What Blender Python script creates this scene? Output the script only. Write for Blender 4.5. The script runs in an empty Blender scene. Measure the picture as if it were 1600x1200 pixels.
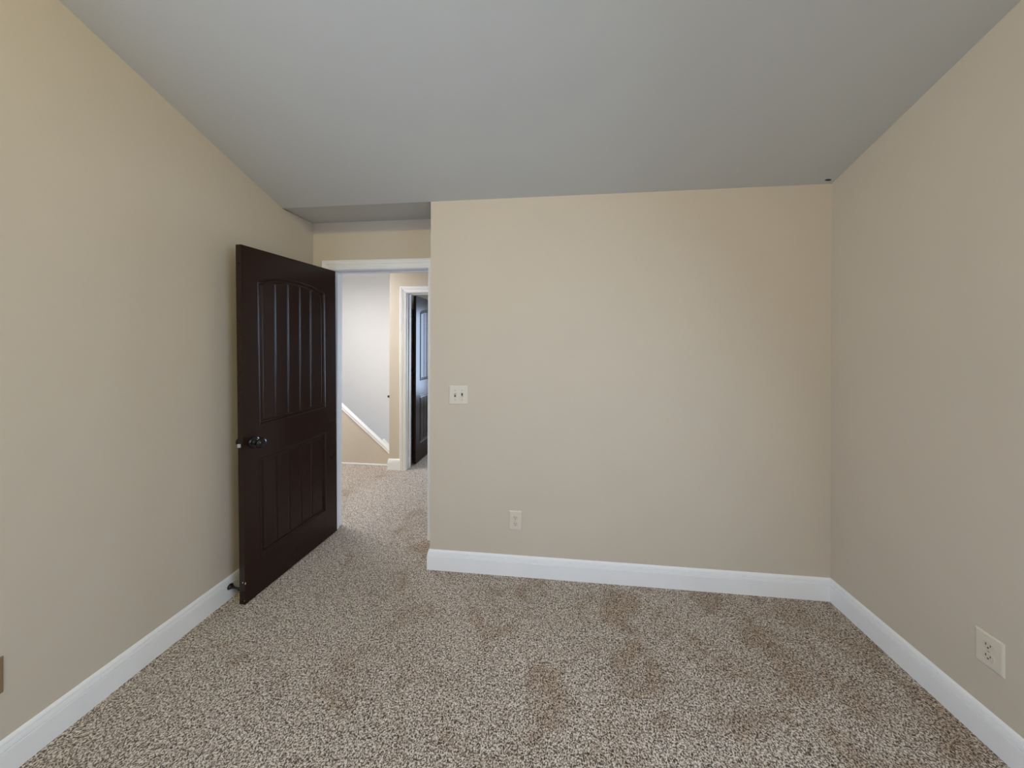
import bpy, bmesh, math, random
from mathutils import Vector, Matrix

S = bpy.context.scene
COL = S.collection
random.seed(7)
PI = math.pi

# ------------------------------------------------------------------ camera
EYE = 1.4645
FPX, CX, CY, YAW, ROLL = 494.3, 807.7, 537.1, 0.1034, 0.0031
cam_d = bpy.data.cameras.new('camera')
cam_d.sensor_width = 36.0
cam_d.lens = FPX * 36.0 / 1600.0
cam_d.shift_x = (800.0 - CX) / 1600.0
cam_d.shift_y = -(600.0 - CY) / 1600.0
cam_d.clip_start = 0.02
cam = bpy.data.objects.new('camera', cam_d)
COL.objects.link(cam)
cam.matrix_world = (Matrix.Translation((0, 0, EYE)) @ Matrix.Rotation(YAW, 4, 'Z')
                    @ Matrix.Rotation(PI / 2, 4, 'X') @ Matrix.Rotation(ROLL, 4, 'Z'))
S.camera = cam

# ------------------------------------------------------------------ world, exposure
w = bpy.data.worlds.new('sky')
S.world = w
w.use_nodes = True
bg = w.node_tree.nodes['Background']
bg.inputs['Color'].default_value = (0.60, 0.74, 1.0, 1)
bg.inputs['Strength'].default_value = 1.0
S.view_settings.view_transform = 'Standard'
S.view_settings.look = 'None'
S.view_settings.exposure = 0.0
S.view_settings.gamma = 1.0
S.view_settings.use_curve_mapping = False

# ------------------------------------------------------------------ lights
def area(name, loc, direction, sx, sy, power, color, spread=PI):
    d = bpy.data.lights.new(name, 'AREA')
    d.shape = 'RECTANGLE'; d.size = sx; d.size_y = sy
    d.energy = power; d.color = color; d.spread = spread
    o = bpy.data.objects.new(name, d)
    o.location = loc
    o.rotation_euler = Vector(direction).to_track_quat('-Z', 'Y').to_euler()
    COL.objects.link(o)
    return o

def bulb(name, loc, radius, power, color):
    d = bpy.data.lights.new(name, 'POINT')
    d.energy = power; d.color = color; d.shadow_soft_size = radius
    o = bpy.data.objects.new(name, d); o.location = loc
    COL.objects.link(o)
    return o

area('left_window_daylight', (-1.79, -0.8, 1.5), (1, 0.2, 0), 1.0, 1.3, 32, (0.54, 0.80, 1.36))
area('right_window_daylight', (1.55, 0.0, 1.6), (-1, 0.2, -0.7), 1.0, 1.3, 23, (0.60, 0.78, 1.08), 2.6)
bulb('ceiling_lamp', (-0.5, -0.85, 1.64 + EYE), 0.09, 60, (1.0, 0.85, 0.41))
area('stairwell_daylight', (-3.85, 4.15, 2.35), (1, 0, 0), 0.8, 1.3, 2.0, (1.0, 0.98, 0.95))
area('hall_fill_light', (-2.75, 2.95, 2.42), (0, 0, -1), 0.7, 0.7, 46, (1.0, 1.03, 1.12))  # added fill for daylight spilling through the hall, no lamp known there
area('far_window_daylight', (-0.35, 6.42, 1.28), (0, -1, 0), 1.5, 1.75, 75, (0.66, 0.84, 1.14))

# ------------------------------------------------------------------ materials
def lin(c):
    return tuple(((v / 255) / 12.92 if v / 255 <= 0.04045 else ((v / 255 + 0.055) / 1.055) ** 2.4) for v in c) + (1.0,)

def mat(name, rgb, rough=0.6, metal=0.0, noise=0.03, nscale=8.0, bump=0.0, bscale=300.0, spec=0.5):
    m = bpy.data.materials.new(name); m.use_nodes = True
    nt = m.node_tree; n = nt.nodes; L = nt.links
    b = n['Principled BSDF']
    b.inputs['Roughness'].default_value = rough
    b.inputs['Metallic'].default_value = metal
    b.inputs['Specular IOR Level'].default_value = spec
    tc = n.new('ShaderNodeTexCoord')
    nz = n.new('ShaderNodeTexNoise'); nz.inputs['Scale'].default_value = nscale
    nz.inputs['Detail'].default_value = 3
    L.new(tc.outputs['Object'], nz.inputs['Vector'])
    rp = n.new('ShaderNodeValToRGB')
    c = lin(rgb)
    rp.color_ramp.elements[0].position = 0.3; rp.color_ramp.elements[1].position = 0.7
    rp.color_ramp.elements[0].color = tuple(v * (1 - noise) for v in c[:3]) + (1,)
    rp.color_ramp.elements[1].color = tuple(min(1, v * (1 + noise)) for v in c[:3]) + (1,)
    L.new(nz.outputs['Fac'], rp.inputs['Fac'])
    L.new(rp.outputs['Color'], b.inputs['Base Color'])
    if bump:
        bz = n.new('ShaderNodeTexNoise'); bz.inputs['Scale'].default_value = bscale
        bz.inputs['Detail'].default_value = 2
        L.new(tc.outputs['Object'], bz.inputs['Vector'])
        bp = n.new('ShaderNodeBump'); bp.inputs['Strength'].default_value = bump
        bp.inputs['Distance'].default_value = 0.002
        L.new(bz.outputs['Fac'], bp.inputs['Height'])
        L.new(bp.outputs['Normal'], b.inputs['Normal'])
    return m

M_WALL = mat('beige_wall_paint', (205, 195, 179), 0.75, noise=0.012, nscale=2.5, bump=0.12, bscale=220, spec=0.25)
M_CEIL = mat('flat_ceiling_paint', (202, 202, 195), 0.9, noise=0.008, nscale=3, bump=0.1, bscale=160, spec=0.15)
M_TRIM = mat('white_trim_paint', (243, 244, 245), 0.38, noise=0.008, nscale=6)
M_STAIRWALL = mat('pale_stairwell_paint', (224, 222, 218), 0.8, noise=0.01, nscale=2, spec=0.2)
M_DOOR = mat('dark_brown_door_paint', (42, 26, 19), 0.24, noise=0.05, nscale=14, bump=0.04, bscale=140, spec=0.27)
M_BLACK = mat('black_hardware', (14, 13, 13), 0.16, noise=0.04, nscale=30)
M_STEEL = mat('bright_latch_metal', (215, 212, 205), 0.22, metal=0.9, noise=0.03, nscale=60)
M_PLATE = mat('ivory_plate_plastic', (217, 210, 193), 0.35, noise=0.01, nscale=20)
M_DEVICE = mat('ivory_device_plastic', (212, 204, 187), 0.3, noise=0.01, nscale=20)
M_SLOT = mat('dark_slot', (70, 62, 50), 0.7, noise=0.05, nscale=40)
M_TAN = mat('tan_plate_plastic', (140, 116, 84), 0.4, noise=0.04, nscale=30)
M_SCREW = mat('painted_screw', (196, 188, 168), 0.35, noise=0.03, nscale=60)
M_GAP = mat('drywall_gap', (74, 66, 52), 0.9, noise=0.1, nscale=80)
M_CHIP = mat('exposed_primer', (222, 216, 206), 0.6, noise=0.03, nscale=60)
M_GLASS = bpy.data.materials.new('window_glass'); M_GLASS.use_nodes = True
_b = M_GLASS.node_tree.nodes['Principled BSDF']
_b.inputs['Transmission Weight'].default_value = 1.0; _b.inputs['Roughness'].default_value = 0.0
_b.inputs['IOR'].default_value = 1.45

def carpet_mat():
    m = bpy.data.materials.new('flecked_carpet'); m.use_nodes = True
    nt = m.node_tree; n = nt.nodes; L = nt.links
    b = n['Principled BSDF']; b.inputs['Roughness'].default_value = 0.95
    b.inputs['Specular IOR Level'].default_value = 0.08
    b.inputs['Sheen Weight'].default_value = 0.15; b.inputs['Sheen Roughness'].default_value = 0.5
    tc = n.new('ShaderNodeTexCoord')
    def noise(scale, detail=2, rough=0.5, dist=0.0, vec=None):
        z = n.new('ShaderNodeTexNoise')
        z.inputs['Scale'].default_value = scale; z.inputs['Detail'].default_value = detail
        z.inputs['Roughness'].default_value = rough; z.inputs['Distortion'].default_value = dist
        L.new(vec or tc.outputs['Object'], z.inputs['Vector'])
        return z.outputs['Fac']
    def ramp(src, stops):
        r = n.new('ShaderNodeValToRGB')
        e = r.color_ramp.elements
        while len(e) < len(stops): e.new(0.5)
        for i, (p, c) in enumerate(stops):
            e[i].position = p; e[i].color = c
        L.new(src, r.inputs['Fac'])
        return r.outputs['Color']
    def mix(kind, fac, a, c):
        x = n.new('ShaderNodeMix'); x.data_type = 'RGBA'; x.blend_type = kind
        if isinstance(fac, float): x.inputs[0].default_value = fac
        else: L.new(fac, x.inputs[0])
        L.new(a, x.inputs[6]); L.new(c, x.inputs[7])
        return x.outputs[2]
    tuft = noise(175, 2, 0.55, 0.9)
    fleck_shade = ramp(tuft, [(0.40, lin((38, 29, 23))), (0.465, lin((112, 94, 79))),
                        (0.515, lin((198, 184, 168))), (0.60, lin((243, 234, 222)))])  # yarn flecks, with shade between tufts painted in as the darkest tones
    tone = ramp(noise(45, 2), [(0.38, lin((140, 120, 102))), (0.6, lin((216, 202, 186)))])
    c = mix('MIX', 0.16, fleck_shade, tone)
    # trodden pile: broad patches that lie darker and browner, their increase to the right paints in the warmer, less blue light there
    sx = n.new('ShaderNodeSeparateXYZ'); L.new(tc.outputs['Object'], sx.inputs[0])
    md = n.new('ShaderNodeMath'); md.operation = 'MULTIPLY_ADD'; md.inputs[1].default_value = -0.045; md.inputs[2].default_value = 0.02
    L.new(sx.outputs['X'], md.inputs[0])
    ad = n.new('ShaderNodeMath'); ad.operation = 'ADD'; L.new(noise(4.2, 4, 0.62, 0.9), ad.inputs[0]); L.new(md.outputs[0], ad.inputs[1])
    patch = ramp(ad.outputs[0], [(0.38, (0.70, 0.58, 0.48, 1)), (0.52, (1, 1, 1, 1))])
    c = mix('MULTIPLY', 0.65, c, patch)
    L.new(c, b.inputs['Base Color'])
    bp = n.new('ShaderNodeBump'); bp.inputs['Strength'].default_value = 0.9
    bp.inputs['Distance'].default_value = 0.008
    L.new(tuft, bp.inputs['Height']); L.new(bp.outputs['Normal'], b.inputs['Normal'])
    return m
M_CARPET = carpet_mat()

# ------------------------------------------------------------------ mesh helpers
def tag(o, label=None, cat=None, group=None, kind=None):
    if label: o['label'] = label
    if cat: o['category'] = cat
    if group: o['group'] = group
    if kind: o['kind'] = kind
    return o

def link(name, bm, m, parent=None, smooth=False, bevel=0.0, seg=2):
    bmesh.ops.recalc_face_normals(bm, faces=bm.faces)
    me = bpy.data.meshes.new(name); bm.to_mesh(me); bm.free()
    me.materials.append(m)
    o = bpy.data.objects.new(name, me); COL.objects.link(o)
    if smooth:
        for p in me.polygons: p.use_smooth = True
    if bevel:
        md = o.modifiers.new('bevel', 'BEVEL'); md.width = bevel; md.segments = seg
        md.limit_method = 'ANGLE'; md.angle_limit = math.radians(35)
    if parent: o.parent = parent
    return o

def empty(name, loc=(0, 0, 0), rot=(0, 0, 0)):
    o = bpy.data.objects.new(name, None); o.location = loc; o.rotation_euler = rot
    o.empty_display_size = 0.1
    COL.objects.link(o)
    return o

def box(bm, lo, hi):
    x0, y0, z0 = lo; x1, y1, z1 = hi
    v = [bm.verts.new(p) for p in ((x0, y0, z0), (x1, y0, z0), (x1, y1, z0), (x0, y1, z0),
                                   (x0, y0, z1), (x1, y0, z1), (x1, y1, z1), (x0, y1, z1))]
    for f in ((0, 3, 2, 1), (4, 5, 6, 7), (0, 1, 5, 4), (1, 2, 6, 5), (2, 3, 7, 6), (3, 0, 4, 7)):
        bm.faces.new([v[i] for i in f])

def prism(bm, pts, axis, a, b):
    """polygon pts (2-D) extruded along axis from a to b; axis 'X' -> pts are (y,z), 'Y' -> (x,z), 'Z' -> (x,y)"""
    def P(p, t):
        return {'X': (t, p[0], p[1]), 'Y': (p[0], t, p[1]), 'Z': (p[0], p[1], t)}[axis]
    A = [bm.verts.new(P(p, a)) for p in pts]; B = [bm.verts.new(P(p, b)) for p in pts]
    n = len(pts)
    bm.faces.new(A); bm.faces.new(B[::-1])
    for i in range(n):
        j = (i + 1) % n
        bm.faces.new((A[i], A[j], B[j], B[i]))

def lathe(bm, prof, origin, axis, seg=28, caps=True):
    """prof: (radius, distance along axis)"""
    ax = Vector(axis).normalized()
    q = Vector((0, 0, 1)).rotation_difference(ax)
    rings = []
    for r, t in prof:
        ring = []
        for i in range(seg):
            a = 2 * PI * i / seg
            ring.append(bm.verts.new(Vector(origin) + q @ Vector((max(r, 1e-4) * math.cos(a), max(r, 1e-4) * math.sin(a), t))))
        rings.append(ring)
    for A, B in zip(rings, rings[1:]):
        for i in range(seg):
            j = (i + 1) % seg
            bm.faces.new((A[i], A[j], B[j], B[i]))
    if caps:
        bm.faces.new(rings[0][::-1]); bm.faces.new(rings[-1])

def sweep_plan(bm, path, prof):
    """baseboard: path of (x,y) in plan, room side on the LEFT of travel; prof (t,z) from the wall out"""
    n = len(path); offs = []
    for i in range(n):
        d = []
        if i > 0: d.append((Vector(path[i]) - Vector(path[i - 1])).normalized())
        if i < n - 1: d.append((Vector(path[i + 1]) - Vector(path[i])).normalized())
        ns = [Vector((-k.y, k.x)) for k in d]
        m = sum(ns, Vector((0, 0)))
        m = m / m.length
        m = m / max(0.2, m.dot(ns[0]))
        offs.append(m)
    rows = []
    for i in range(n):
        rows.append([bm.verts.new((path[i][0] + offs[i].x * t, path[i][1] + offs[i].y * t, z)) for t, z in prof])
    k = len(prof)
    for A, B in zip(rows, rows[1:]):
        for i in range(k):
            j = (i + 1) % k
            bm.faces.new((A[i], A[j], B[j], B[i]))
    bm.faces.new(rows[0]); bm.faces.new(rows[-1][::-1])

def casing(bm, x0, x1, z1, y, prof, z0=0.0):
    """moulded U-shaped door casing standing out towards -Y from plane y; prof (outward w, thickness t)"""
    rows = []
    for w_, t in prof:
        rows.append([bm.verts.new(p) for p in ((x0 - w_, y - t, z0), (x0 - w_, y - t, z1 + w_),
                                               (x1 + w_, y - t, z1 + w_), (x1 + w_, y - t, z0))])
    k = len(prof)
    for i in range(k):
        A, B = rows[i], rows[(i + 1) % k]
        for s in range(3):
            bm.faces.new((A[s], A[s + 1], B[s + 1], B[s]))
    bm.faces.new([r[0] for r in rows]); bm.faces.new([r[3] for r in rows][::-1])

# ------------------------------------------------------------------ room dimensions (metres)
XL, XR, YB, YA, XC = -1.8286, 1.6067, 1.9918, 2.280, -0.7732     # left wall, right wall, back wall, alcove wall, outside corner
YR = -1.60                                                       # rear wall
ZC = EYE + 0.9234                                                # ceiling height where it meets the back wall
SL = 0.3566
ZA = ZC + 0.006                                                  # flat ceiling over the door alcove
def zc(y): return ZC + SL * (YB - y)
YW, YW1 = 3.500, 3.620                                           # hall wall with the second door
XH = -1.850                                                      # its outside corner
YH = 3.610                                                       # sloping stair half wall
HZ = 2.44                                                        # hall ceiling

def struct(o, label, cat):
    return tag(o, label, cat, kind='structure')

# ------------------------------------------------------------------ floor
bm = bmesh.new()
box(bm, (XL - 0.1, YR - 0.1, -0.12), (XR + 0.1, YA, 0.0))
box(bm, (-3.3, YA, -0.12), (1.6, YH, 0.0))
box(bm, (XH, YH, -0.12), (1.6, 6.6, 0.0))
struct(link('floor', bm, M_CARPET), 'brown and cream flecked carpet running from the room out into the hall', 'floor')

# ------------------------------------------------------------------ walls of the room
bm = bmesh.new()
WY0, WY1, WZ0, WZ1 = -1.33, -0.27, 0.80, 2.20                    # window behind the camera, in the left wall
x0, x1 = XL - 0.1, XL
prism(bm, [(WY1, 0), (YA + .115, 0), (YA + .115, ZA), (YB, ZC), (WY1, zc(WY1))], 'X', x0, x1)
prism(bm, [(YR - .1, 0), (WY0, 0), (WY0, zc(WY0)), (YR - .1, zc(YR - .1))], 'X', x0, x1)
prism(bm, [(WY0, 0), (WY1, 0), (WY1, WZ0), (WY0, WZ0)], 'X', x0, x1)
prism(bm, [(WY0, WZ1), (WY1, WZ1), (WY1, zc(WY1)), (WY0, zc(WY0))], 'X', x0, x1)
struct(link('wall_left', bm, M_WALL), 'long beige wall on the left behind the open dark door', 'wall')
bm = bmesh.new()
RY0, RY1, RZ0, RZ1 = -0.53, 0.53, 0.90, 2.30                     # window beside the camera, in the right wall
x0, x1 = XR, XR + 0.1
prism(bm, [(RY1, 0), (YB + .1, 0), (YB + .1, ZC), (YB, ZC), (RY1, zc(RY1))], 'X', x0, x1)
prism(bm, [(YR - .1, 0), (RY0, 0), (RY0, zc(RY0)), (YR - .1, zc(YR - .1))], 'X', x0, x1)
prism(bm, [(RY0, 0), (RY1, 0), (RY1, RZ0), (RY0, RZ0)], 'X', x0, x1)
prism(bm, [(RY0, RZ1), (RY1, RZ1), (RY1, zc(RY1)), (RY0, zc(RY0))], 'X', x0, x1)
struct(link('wall_right', bm, M_WALL), 'beige wall on the right with one outlet low down', 'wall')
bm = bmesh.new()
box(bm, (XC, YB, 0), (XR, YA + 0.115, ZA))
struct(link('wall_back', bm, M_WALL), 'wide beige wall facing the camera with light switch and outlet', 'wall')

JL, JR, JT = -1.668, -0.905, 2.022                               # door opening: jamb faces and head
bm = bmesh.new()
box(bm, (XL, YA, 0), (JL - .018, YA + .115, ZA))
box(bm, (JR + .018, YA, 0), (XC, YA + .115, ZA))
box(bm, (JL - .018, YA, JT + .018), (JR + .018, YA + .115, ZA))
struct(link('wall_alcove', bm, M_WALL), 'narrow recessed beige wall around and above the open doorway', 'wall')

bm = bmesh.new()
box(bm, (XL, YR - .1, 0), (XR, YR, zc(YR)))
struct(link('wall_rear', bm, M_WALL), 'plain beige wall behind the camera', 'wall')

def window(name, a0, a1, z0, z1, c, axis, label):
    def B(bm, p0, p1, d, q0, q1):
        if axis == 'Y': box(bm, (p0, c - d, q0), (p1, c + d, q1))
        else: box(bm, (c - d, p0, q0), (c + d, p1, q1))
    bm = bmesh.new()
    B(bm, a0, a0 + .05, .03, z0, z1); B(bm, a1 - .05, a1, .03, z0, z1)
    B(bm, a0 + .05, a1 - .05, .03, z0, z0 + .05); B(bm, a0 + .05, a1 - .05, .03, z1 - .05, z1)
    B(bm, a0 + .05, a1 - .05, .02, (z0 + z1) / 2 - .02, (z0 + z1) / 2 + .02)
    o = struct(link(name, bm, M_TRIM), label, 'window')
    bm = bmesh.new(); B(bm, a0 + .05, a1 - .05, .003, z0 + .05, z1 - .05)
    link('pane', bm, M_GLASS, o)
    return o
window('window_1', WY0, WY1, WZ0, WZ1, XL - .06, 'X', 'white framed window in the left wall behind the camera')

# ceilings
bm = bmesh.new()
prism(bm, [(YR - .1, zc(YR - .1)), (YB, ZC), (YB, ZC + .12), (YR - .1, zc(YR - .1) + .12)], 'X', XL - .1, XR + .1)
ce = struct(link('ceiling', bm, M_CEIL), 'grey white sloping ceiling falling towards the back wall', 'ceiling')
bm = bmesh.new()                                                 # small open gap in the drywall at the corner
lathe(bm, [(0.0, 0), (0.006, 0.0004), (0.007, 0.001)], (0, 0, 0), (0, 0, 1), 18)
bmesh.ops.scale(bm, vec=(2.6, 1.0, 1.0), verts=bm.verts)
bmesh.ops.rotate(bm, cent=(0, 0, 0), matrix=Matrix.Rotation(math.radians(8), 3, 'Z'), verts=bm.verts)
gp = link('gap', bm, M_GAP, ce)
gp.location = (1.566, YB - 0.028, zc(YB - 0.028) - 0.0012); gp.rotation_euler = (-math.atan(SL), 0, 0)
gp['label'] = 'small dark gap in the ceiling at the right corner'
bm = bmesh.new(); box(bm, (XL - .1, YB, ZA), (XC + .05, YA + .115, ZA + .12))
struct(link('ceiling', bm, M_CEIL), 'flat shaded piece of ceiling over the door alcove', 'ceiling')

# ------------------------------------------------------------------ baseboards
BH = 0.127
BPROF = [(0, 0), (0.0145, 0), (0.0145, 0.0870), (0.0135, 0.0885), (0.0095, 0.0890), (0.0095, 0.0912), (0.0130, 0.0925), (0.0128, 0.096),
         (0.0108, 0.1085), (0.0068, 0.1092), (0.0068, 0.1115), (0.0092, 0.1125), (0.0085, 0.117), (0.0045, 0.1255), (0.003, BH), (0, BH)]
def base(name, path, label):
    bm = bmesh.new(); sweep_plan(bm, path, BPROF)
    return struct(link(name, bm, M_TRIM), label, 'baseboard')
base('baseboard_back', [(XR, YB), (XC, YB), (XC, YA - .02)][::1], 'white grooved baseboard along the wall with the light switch')
base('baseboard_right', [(XR, YR), (XR, YB)], 'white grooved baseboard along the right wall')
base('baseboard_left', [(XL, YA), (XL, YR)], 'white grooved baseboard along the left wall with the door stop')
base('baseboard_hall', [(-1.706, YW), (XH, YW), (XH, YH)], 'short white baseboard round the hall wall corner beside the second door')

# ------------------------------------------------------------------ door casings and jambs
CPROF = [(0, 0), (0, 0.008), (0.004, 0.0105), (0.009, 0.0105), (0.0105, 0.0075), (0.0125, 0.0075), (0.014, 0.0105), (0.036, 0.0145),
         (0.0375, 0.0115), (0.0395, 0.0115), (0.041, 0.0165), (0.057, 0.0185), (0.0585, 0.0150), (0.0605, 0.0150), (0.062, 0.0195),
         (0.069, 0.0185), (0.072, 0.015), (0.072, 0)]
def jamb(parent, x0, x1, zt, ya, yb, ys0, ys1):
    bm = bmesh.new()
    box(bm, (x0 - .018, ya, 0), (x0, yb, zt + .018)); box(bm, (x1, ya, 0), (x1 + .018, yb, zt + .018))
    box(bm, (x0, ya, zt), (x1, yb, zt + .018))
    o = link('jamb', bm, M_TRIM, parent, bevel=0.0012)
    bm = bmesh.new()
    box(bm, (x0, ys0, 0), (x0 + .011, ys1, zt)); box(bm, (x1 - .011, ys0, 0), (x1, ys1, zt))
    box(bm, (x0 + .011, ys0, zt - .011), (x1 - .011, ys1, zt))
    link('stop_strip', bm, M_TRIM, o, bevel=0.003)
bm = bmesh.new(); casing(bm, JL - .006, JR + .006, JT + .004, YA, CPROF)
t1 = struct(link('trim_1', bm, M_TRIM), 'white moulded casing round the doorway of the open dark door', 'door casing')
jamb(t1, JL, JR, JT, YA, YA + .115, YA + .042, YA + .075)

D2L, D2R, D2T = -1.640, -0.86, 2.045
bm = bmesh.new(); casing(bm, D2L - .004, D2R + .004, D2T + .004, YW, CPROF)
t2 = struct(link('trim_2', bm, M_TRIM), 'white moulded casing of the second doorway across the hall', 'door casing')
jamb(t2, D2L, D2R, D2T, YW, YW1, YW + .045, YW + .078)

# ------------------------------------------------------------------ hall, stairwell and far room shells
bm = bmesh.new()
box(bm, (XH, YW, 0), (D2L - .018, YW1, HZ)); box(bm, (D2R + .018, YW, 0), (1.6, YW1, HZ))
box(bm, (D2L - .018, YW, D2T + .018), (D2R + .018, YW1, HZ))
struct(link('wall_hall', bm, M_WALL), 'strip of beige hall wall around the second doorway', 'wall')

# half wall with the sloping top beside the stairs
def cap_z(x): return 0.768 + (x + 2.533) * (0.222 - 0.768) / (-1.893 + 2.533)
bm = bmesh.new()
xa_, xb_ = -3.3, XH
prism(bm, [(xa_, 0), (xb_, 0), (xb_, cap_z(xb_) - .056), (xa_, cap_z(xa_) - .056)], 'Y', YH, YH + .034)
struct(link('wall_stair', bm, M_WALL), 'low beige wall with sloping top beside the stairs across the hall', 'half wall')
bm = bmesh.new()
n_ = Vector((1, 0, (0.222 - 0.768) / 0.64)).normalized()
def slopebar(x0, x1, lo, hi, y0, y1):
    prism(bm, [(x0, cap_z(x0) + lo), (x1, cap_z(x1) + lo), (x1, cap_z(x1) + hi), (x0, cap_z(x0) + hi)], 'Y', y0, y1)
slopebar(xa_, xb_, -.056, -.040, YH - .014, YH + .040)
slopebar(xa_, xb_, -.080, -.056, YH - .008, YH)
slopebar(xa_, xb_, -.085, -.080, YH - .012, YH)
struct(link('trim_3', bm, M_TRIM, bevel=0.003), 'white sloping cap and apron on the low stair wall', 'stair wall cap')
bm = bmesh.new(); box(bm, (xa_, YH - .008, 0), (XH - .02, YH, .014))
struct(link('trim_4', bm, M_TRIM, bevel=0.003), 'thin white strip along the foot of the low stair wall', 'trim strip')

bm = bmesh.new(); box(bm, (-3.9, 4.70, -1.6), (XH + .6, 4.80, HZ + .7))
struct(link('wall_stairwell', bm, M_STAIRWALL), 'bright white stairwell wall seen over the low sloping wall', 'wall')
bm = bmesh.new()
box(bm, (-4.0, YH, -1.6), (-3.9, 4.8, HZ + .7)); box(bm, (-3.9, YH, HZ + .6), (XH + .1, 4.7, HZ + .7))
box(bm, (-3.3, YH, -1.6), (XH, YH + .11, -.12))
box(bm, (-3.9, YH, -1.6), (-3.3, YH + .11, HZ + .6))
struct(link('wall_landing', bm, M_STAIRWALL), 'end wall and head of the stairwell beyond the hall', 'wall')
bm = bmesh.new(); box(bm, (XH, YW1, -.12), (XH + .10, 4.70, HZ + .6))
struct(link('wall_return', bm, M_WALL), 'partition between the stairwell and the far room', 'wall')
bm = bmesh.new(); box(bm, (-3.4, YA, 0), (-3.3, YH, HZ)); box(bm, (1.6, YA, 0), (1.7, YW1, HZ))
box(bm, (-3.3, YA, 0), (XL - .1, YA + .115, HZ))
struct(link('wall_passage', bm, M_WALL), 'end walls of the hall out of sight beside the doorway', 'wall')
bm = bmesh.new(); box(bm, (-3.3, YA + .115, HZ), (1.6, YH, HZ + .1)); box(bm, (XH, YH, HZ), (1.6, 6.6, HZ + .1))
struct(link('ceiling', bm, M_CEIL), 'flat white ceiling over the hall and far room', 'ceiling')
bm = bmesh.new()
box(bm, (-1.75, 6.5, 0), (-1.1, 6.6, HZ)); box(bm, (.4, 6.5, 0), (1.6, 6.6, HZ))
box(bm, (-1.1, 6.5, 0), (.4, 6.6, .40)); box(bm, (-1.1, 6.5, 2.15), (.4, 6.6, HZ))
box(bm, (XH, 4.80, 0), (XH + .1, 6.6, HZ)); box(bm, (1.6, YW1, 0), (1.7, 6.6, HZ))
struct(link('wall_far', bm, M_WALL), 'beige walls of the far room beyond the second door', 'wall')
window('window_3', RY0, RY1, RZ0, RZ1, XR + .06, 'X', 'white framed window in the right wall beside the camera')
window('window_2', -1.1, .4, .40, 2.15, 6.55, 'Y', 'white framed window in the far room beyond the second door')

# curved end of the stair rail and an unidentified dark dot by the corner, given an assumed form
bm = bmesh.new()
prev = None
pts = []
for i in range(9):
    t = i / 8
    x = -2.100 + 0.22 * t
    z = 0.252 - 0.5 * (x + 2.100) * (1 + min(1.0, (x + 2.100) / 0.03))
    pts.append((x, z))
for (xx, zz), (x2, z2) in zip(pts, pts[1:]):
    prism(bm, [(xx, zz), (x2, z2), (x2, z2 - .03), (xx, zz - .03)], 'Y', 3.80, 3.845)
bmesh.ops.remove_doubles(bm, verts=bm.verts, dist=1e-5)
tag(link('stair_handrail', bm, M_TRIM, bevel=0.008), 'white curved handrail end showing just above the sloping stair wall cap', 'handrail')
bm = bmesh.new()
lathe(bm, [(0.02, 0), (0.02, 0.006), (0.008, 0.01), (0.008, 0.014), (0.013, 0.02), (0.011, 0.027), (0, 0.029)], (XH, 3.517, 0.845), (-1, 0, 0), 18)
tag(link('corner_fixture', bm, M_BLACK, smooth=True), 'tiny black object of unknown kind on the hall wall corner against the bright stairwell', 'fixture')

# ------------------------------------------------------------------ doors
DW, DH, DT = 0.70, 2.004, 0.035
UA, UB = 0.089, 0.592                      # panel outline across the leaf (from the latch edge)
V_LO = (0.210, 0.795)
V_UP = (0.980, 1.818)
RISE = 0.048
def arch_top(u):
    c, hw = (UA + UB) / 2, (UB - UA) / 2
    R = (hw * hw + RISE * RISE) / (2 * RISE)
    d = min(abs(u - c), hw)
    return V_UP[1] + math.sqrt(max(0, R * R - d * d)) - (R - RISE)
GROOVES = [0.2035, 0.2925, 0.3815, 0.4705]
def inside(u, v):
    du = min(u - UA, UB - u)
    if V_LO[0] - .02 < v < V_LO[1] + .02:
        return min(du, v - V_LO[0], V_LO[1] - v)
    if v > V_UP[0] - .02:
        return min(du, v - V_UP[0], (arch_top(u) - v) * 0.97)
    return -1
PROF = [(0, 0), (0.0042, 0.0028), (0.0062, 0.0030), (0.0085, 0.0016), (0.0115, -0.0055), (0.0165, -0.0072), (0.022, -0.0062),
        (0.029, -0.0028), (0.032, -0.0024), (0.034, -0.0032)]
def relief(u, v):
    s = inside(u, v)
    if s <= 0: return 0.0
    if s >= PROF[-1][0]:
        h_ = PROF[-1][1]
        for g in GROOVES:
            a = abs(u - g)
            if a < 0.0055: h_ -= 0.0037 * (1 - a / 0.0055)
        return h_
    for (a, ha), (b_, hb) in zip(PROF, PROF[1:]):
        if a <= s <= b_:
            return ha + (hb - ha) * (s - a) / (b_ - a)
    return 0.0
def axis_lines(lo, hi, marks, fine, coarse):
    s = {round(lo, 5), round(hi, 5)}
    x = lo
    while x < hi: s.add(round(x, 5)); x += coarse
    for m_, r_ in marks:
        x = m_ - r_
        while x <= m_ + r_:
            if lo < x < hi: s.add(round(x, 5))
            x += fine
    L_ = sorted(s); out = [L_[0]]
    for q in L_[1:]:
        if q - out[-1] > fine * 0.6 or q == L_[-1]: out.append(q)
    return out
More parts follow.
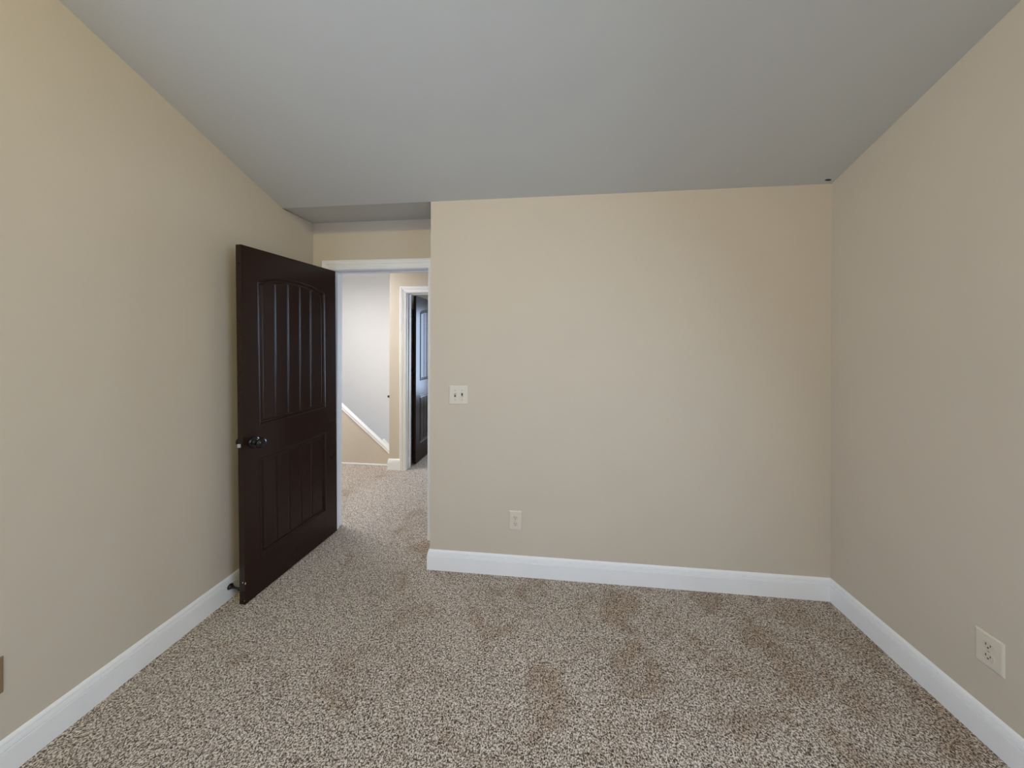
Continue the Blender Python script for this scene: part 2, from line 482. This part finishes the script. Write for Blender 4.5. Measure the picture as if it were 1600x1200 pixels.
def leaf_mesh():
    us = axis_lines(0, DW, [(UA + .017, .019), (UB - .017, .019)] + [(g, .0062) for g in GROOVES], 0.0013, 0.012)
    vs = axis_lines(0, DH, [(V_LO[0] + .017, .019), (V_LO[1] - .017, .019), (V_UP[0] + .017, .019)], 0.0016, 0.02)
    vs = sorted(set(vs + [round(1.775 + .0024 * i, 5) for i in range(42)]))
    bm = bmesh.new()
    for side in (0, 1):
        grid = [[bm.verts.new(((DT / 2 + relief(u, v)) * (1 if side == 0 else -1), u, v)) for u in us] for v in vs]
        for r0, r1 in zip(grid, grid[1:]):
            for i in range(len(us) - 1):
                f = (r0[i], r0[i + 1], r1[i + 1], r1[i])
                bm.faces.new(f if side == 0 else f[::-1])
        if side == 0: g0 = grid
    g1 = grid
    for i in range(len(vs) - 1):
        bm.faces.new((g0[i][0], g0[i + 1][0], g1[i + 1][0], g1[i][0]))
        bm.faces.new((g0[i][-1], g1[i][-1], g1[i + 1][-1], g0[i + 1][-1]))
    for i in range(len(us) - 1):
        bm.faces.new((g0[0][i], g1[0][i], g1[0][i + 1], g0[0][i + 1]))
        bm.faces.new((g0[-1][i], g0[-1][i + 1], g1[-1][i + 1], g1[-1][i]))
    bm.normal_update()
    me = bpy.data.meshes.new('leaf')
    bm.to_mesh(me); bm.free()
    for p in me.polygons: p.use_smooth = True
    me.set_sharp_from_angle(angle=math.radians(28))
    me.materials.append(M_DOOR)
    return me
LEAF = leaf_mesh()
KNOB = [(0.033, 0), (0.033, 0.004), (0.030, 0.008), (0.022, 0.010), (0.013, 0.012), (0.0115, 0.026), (0.014, 0.031), (0.022, 0.036),
        (0.0275, 0.044), (0.0285, 0.051), (0.026, 0.059), (0.019, 0.065), (0.010, 0.068), (0, 0.069)]
def knobs(root, u, v):
    for s in (1, -1):
        bm = bmesh.new(); lathe(bm, KNOB, (s * DT / 2, u, v), (s, 0, 0), 32)
        k = link('knob', bm, M_BLACK, root, smooth=True)
        k['label'] = 'glossy black round door knob'
def hinge(root, u, v, xs):
    bm = bmesh.new()
    lathe(bm, [(0.0065, 0), (0.0065, 0.089), (0.004, 0.093)], (xs, u, v - .045), (0, 0, 1), 14)
    box(bm, (xs - .002, u, v - .044), (xs + .002, u + .03, v + .044))
    k = link('hinge', bm, M_BLACK, root)
    k['label'] = 'black butt hinge'

# open door of this room: local x = leaf normal into the room, local y = from latch edge to hinge edge
LATCH, HINGE = Vector((-1.6880, 1.584, 0)), Vector((-1.638, 2.270, 0))
ang = math.atan2(HINGE.y - LATCH.y, HINGE.x - LATCH.x) - PI / 2
nrm = Vector((math.cos(ang), math.sin(ang), 0))
d1 = empty('door_1')
d1.matrix_world = Matrix.Translation(LATCH - nrm * DT / 2 + Vector((0, 0.016, 0.002))) @ Matrix.Rotation(0.0148, 4, 'X') @ Matrix.Rotation(ang, 4, 'Z')
tag(d1, 'dark brown arched two panel door standing open against the left wall', 'door', kind='structure')
lf = bpy.data.objects.new('leaf', LEAF); COL.objects.link(lf); lf.parent = d1
knobs(d1, 0.060, 0.893)
bm = bmesh.new(); box(bm, (-.0125, -.0018, .893 - .028), (.0125, .0004, .893 + .028))
lp = link('latch_plate', bm, M_BLACK, d1, bevel=0.0008)
lp['label'] = 'black latch plate in the door edge'
bm = bmesh.new()
prism(bm, [(-.0075, -.0015), (.0075, -.0015), (.0075, -.006), (-.0055, -.0125), (-.0075, -.0125)], 'Z', .893 - .010, .893 + .010)
lb = link('latch_bolt', bm, M_STEEL, lp, bevel=0.001)
lb['label'] = 'bright metal latch bolt'
for (x, u, v, r) in ((DT / 2 - .001, .004, .118, .0048), (DT / 2 - .012, -.0002, .124, .003), (DT / 2 - .002, .001, .022, .003)):
    bm = bmesh.new(); bmesh.ops.create_icosphere(bm, subdivisions=2, radius=r)
    bmesh.ops.scale(bm, vec=(.55, .55, 1.5), verts=bm.verts); bmesh.ops.translate(bm, vec=(x, u, v), verts=bm.verts)
    c_ = link('paint_chip', bm, M_CHIP, d1, smooth=True); c_['label'] = 'small white paint chip on the door edge'

# the second door across the hall, swung into the far room
d2 = empty('door_2')
d2.matrix_world = Matrix.Translation((-1.6215, 3.672, 0.012)) @ Matrix.Rotation(math.radians(-1.5), 4, 'Z')
tag(d2, 'dark panelled door with bluish sheen, opened into the room across the hall', 'door', kind='structure')
lf = bpy.data.objects.new('leaf', LEAF); COL.objects.link(lf); lf.parent = d2
# hinge edge nearest to us, so the leaf runs away along +y from it: mirror the leaf
lf.scale = (1, -1, 1.012); lf.location = (0, DW, 0)
knobs(d2, DW - .062, 0.92)
for v in (1.826, 1.074, 0.276): hinge(d2, -.028, v - .012, -.022)

# door stop on the left baseboard
bm = bmesh.new()
lathe(bm, [(0.016, 0), (0.017, 0.004), (0.013, 0.010), (0.008, 0.022), (0.0055, 0.036), (0.0055, 0.058), (0.0075, 0.066)], (0, 0, 0), (1, 0, 0), 24)
ds = empty('door_stop', (XL + .0145, 1.630, 0.072))
ds.rotation_euler = (0, 0, math.radians(-8))
tag(ds, 'black flared door stop screwed to the left baseboard behind the open door', 'door stop')
link('stem', bm, M_BLACK, ds, smooth=True)
bm = bmesh.new(); lathe(bm, [(0.0085, 0.066), (0.0095, 0.069), (0.0095, 0.077), (0.006, 0.081)], (0, 0, 0), (1, 0, 0), 20)
link('bumper', bm, M_BLACK, ds, smooth=True)

# ------------------------------------------------------------------ switch and outlets (local x across, y out of the wall = -y, z up)
def plate_mesh(bm, w_, h_, t=0.006):
    b_ = 0.007
    o = [(-w_ / 2, -h_ / 2), (w_ / 2, -h_ / 2), (w_ / 2, h_ / 2), (-w_ / 2, h_ / 2)]
    def ring(inset, y):
        return [bm.verts.new((x - math.copysign(inset, x), y, z - math.copysign(inset, z))) for x, z in o]
    R_ = [ring(0, 0), ring(0, -t * .45), ring(b_ * .35, -t * .8), ring(b_, -t)]
    for A, B in zip(R_, R_[1:]):
        for i in range(4):
            bm.faces.new((A[i], A[(i + 1) % 4], B[(i + 1) % 4], B[i]))
    bm.faces.new(R_[-1]); bm.faces.new(R_[0][::-1])

def screw(root, x, z, y=-0.006):
    bm = bmesh.new(); lathe(bm, [(0.0036, 0), (0.0034, 0.001), (0.0018, 0.0016), (0, 0.0017)], (x, y, z), (0, -1, 0), 14)
    s = link('screw', bm, M_SCREW, root, smooth=True)
    bm = bmesh.new(); box(bm, (x - .0028, y - .0021, z - .0004), (x + .0028, y - .0012, z + .0004))
    link('slot', bm, M_SLOT, s)

def outlet(name, loc, rz, label, cat='outlet', m_plate=M_PLATE, m_dev=M_DEVICE, group=None):
    root = empty(name, loc, (0, 0, rz))
    tag(root, label, cat, group)
    bm = bmesh.new(); plate_mesh(bm, .079, .122)
    link('cover_plate', bm, m_plate, root, bevel=0.0006)
    for s in (1, -1):
        bm = bmesh.new()
        pts = []
        for i in range(28):
            a = 2 * PI * i / 28
            x = .0172 * math.cos(a); z = .0172 * math.sin(a)
            pts.append((x, max(-.0142, min(.0142, z)) + s * .0195))
        prism(bm, pts, 'Y', -.0060, -.0078)
        r = link('receptacle', bm, m_dev, root, bevel=0.0007)
        zc_ = s * .0195
        for x, hh in ((-.0062, .0085), (.0062, .0068)):
            bm = bmesh.new(); box(bm, (x - .0012, -.0083, zc_ + .0035 - hh / 2), (x + .0012, -.0076, zc_ + .0035 + hh / 2))
            link('slot', bm, M_SLOT, r)
        bm = bmesh.new(); lathe(bm, [(0.0027, 0), (0.0027, 0.0007)], (0, -.0076, zc_ - .0068), (0, -1, 0), 14)
        link('ground_hole', bm, M_SLOT, r)
    screw(root, 0, 0)
    return root

outlet('wall_outlet', (-0.2125, YB, 0.347), 0, 'ivory duplex outlet low on the back wall below the switch', group='wall outlets')
outlet('wall_outlet', (XR, 1.330, 0.344), -PI / 2, 'ivory duplex outlet on the right wall above its baseboard', group='wall outlets')
outlet('wall_outlet', (XL, 0.842, 0.348), PI / 2, 'tan outlet cover low on the left wall, cut off by the photo edge', m_plate=M_TAN, m_dev=M_TAN, group='wall outlets')

sw = empty('light_switch', (-0.5825, YB, 1.1335))
tag(sw, 'square ivory double toggle light switch on the back wall beside the doorway', 'light switch')
bm = bmesh.new(); plate_mesh(bm, .127, .123)
link('cover_plate', bm, M_PLATE, sw, bevel=0.0006)
for x, up in ((-.023, 1), (.023, -1)):
    bm = bmesh.new(); box(bm, (x - .0055, -.0066, -.0125), (x + .0055, -.0058, .0125))
    sl = link('toggle_slot', bm, M_SLOT, sw)
    bm = bmesh.new()
    prism(bm, [(-.006, -.0035 + up * .001), (-.006, .0085 * up + .0045), (-.0175, .0115 * up + .003), (-.0175, .0115 * up - .002)][::1], 'X', x - .0045, x + .0045)
    link('toggle', bm, M_DEVICE, sw, bevel=0.001)
    screw(sw, x, .030); screw(sw, x, -.030)
